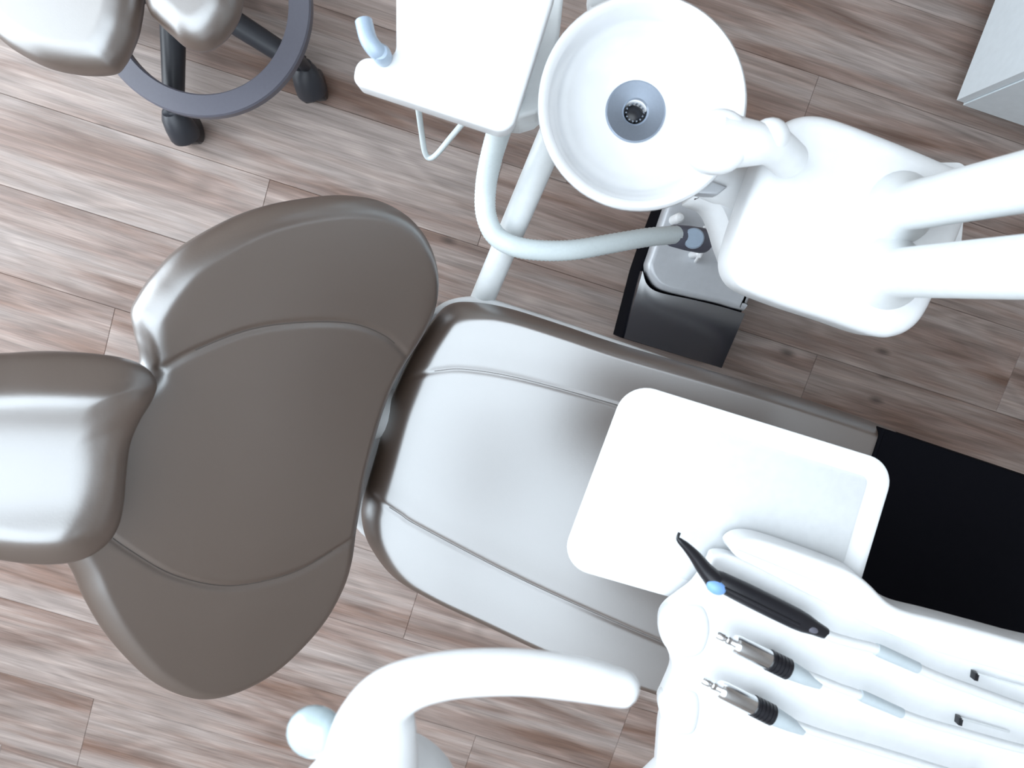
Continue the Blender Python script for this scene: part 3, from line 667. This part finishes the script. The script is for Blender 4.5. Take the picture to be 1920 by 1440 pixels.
angs = [a0, a1] + [a1 + (2 * math.pi - (a1 - a0)) * k / 4 for k in (1, 2, 3)]
lathe('hub', (hub.x, hub.y, 0.06), (hub.x, hub.y, 2), [(0, 0.045), (0.02, 0.05), (0.06, 0.045), (0.08, 0.03), (0.10, 0.026), (0.33, 0.026), (0.33, 0.014)], STOOLDARK, stool, seg=28)
for i, an in enumerate(angs):
    dr_ = Vector((math.cos(an), math.sin(an), 0)); Rl = R0 if i == 0 else (d1.length if i == 1 else 0.30)
    tip = hub0 + dr_ * Rl
    tube('leg', [hub0 + dr_ * 0.03 + Vector((0, 0, 0.115)), hub0 + dr_ * (Rl * 0.5) + Vector((0, 0, 0.10)), hub0 + dr_ * (Rl * 0.84) + Vector((0, 0, 0.088)), tip - dr_ * 0.005 + Vector((0, 0, 0.082))], [0.026, 0.024, 0.022, 0.021], STOOLDARK, stool, seg=18)
    # stub that carries the foot ring on the leg
    e_ = hub0 - Vector((rc.x, rc.y, 0)); bq_ = e_.dot(dr_); rm_ = (ri + ro) / 2
    tt = -bq_ + math.sqrt(max(0.0, bq_ * bq_ - e_.length_squared + rm_ * rm_))
    tube('ring_stub', [hub0 + dr_ * tt + Vector((0, 0, 0.085)), hub0 + dr_ * tt + Vector((0, 0, zq - 0.02))], 0.012, STOOLDARK, stool, seg=10)
    sw = [Vector((0.12, -0.99, 0)), Vector((0.15, -0.98, 0))][i].normalized() if i < 2 else Vector((math.cos(an * 3), math.sin(an * 3), 0))
    c = tube('castor_hood', [tip + Vector((0, 0, 0.098)), tip + Vector((0, 0, 0.094)), tip + sw * 0.010 + Vector((0, 0, 0.083)), tip + sw * 0.026 + Vector((0, 0, 0.066)), tip + sw * 0.040 + Vector((0, 0, 0.048)), tip + sw * 0.043 + Vector((0, 0, 0.044))], [0.010, 0.020, 0.0275, 0.031, 0.0325, 0.031], STOOLDARK, stool, seg=22)
    side = Vector((-sw.y, sw.x, 0))
    for s in (-1, 1):
        wc = tip + sw * 0.026 + Vector((0, 0, 0.033))
        lathe('wheel', wc + side * (s * 0.003), wc + side * (s * 1.0), [(0, 0.026), (0.002, 0.0325), (0.018, 0.033), (0.022, 0.030), (0.0235, 0.012), (0.0235, 0.001)], BLACK, c, seg=24)
# saddle seat: two padded lobes, front one reaching over the ring
st_f = level(0.47)
zz = 0.47
for lob in ([(-45, -5), (-25, 40), (10, 80), (50, 108), (100, 131), (160, 142), (212, 139), (232, 122), (248, 92), (262, 50), (268, -20), (245, -100), (180, -145), (60, -120), (-20, -60)],
            [(276, -30), (284, 25), (304, 50), (326, 70), (350, 90), (378, 97), (405, 88), (432, 62), (452, 20), (450, -40), (400, -95), (312, -100)]):
    cushion('saddle_pad', [st_f.hit(*p) for p in catmull(lob, 8)], st_f, 0.040, 0.040, 0.02, 0.04, LEATHER, stool, (), None, N=220, rings=50)
tube('seat_plate', [Vector((hub.x, hub.y, 0.38)), Vector((hub.x, hub.y, 0.432))], [0.05, 0.10], STOOLDARK, stool, seg=24)

# ================================================================== CABINET (upper right)
cc = at(1789, 192, 0.055); cu = cc.dot(U); cv = cc.dot(V)
cab = thing('cabinet', 'pale blue grey cabinet corner beside the wooden floor', 'cabinet', room((cu + U1) / 2, (cv + V1) / 2, 0))
box_uv('plinth', cu + 0.05, U1 - 0.02, cv + 0.05, V1 - 0.02, 0.0, 0.055, STOOLDARK, cab)
box_uv('carcass', cu + 0.02, U1 - 0.02, cv, V1 - 0.02, 0.055, 0.86, CABINET, cab, 0.001)
hgt = [(0.058, 0.86)]
v = cv + 0.003; k = 0
while v < V1 - 0.05:
    ve = min(v + 0.50, V1 - 0.022)
    dd = box_uv('door', cu, cu + 0.018, v, ve - 0.004, 0.06, 0.85, CABINET, cab, 0.0015)
    box_uv('handle', cu - 0.022, cu - 0.012, v + 0.06, v + 0.20, 0.74, 0.752, STEEL, dd)
    v = ve
box_uv('worktop', cu - 0.015, U1 - 0.02, cv - 0.008, V1 - 0.02, 0.86, 0.89, CABINET, cab, 0.002)
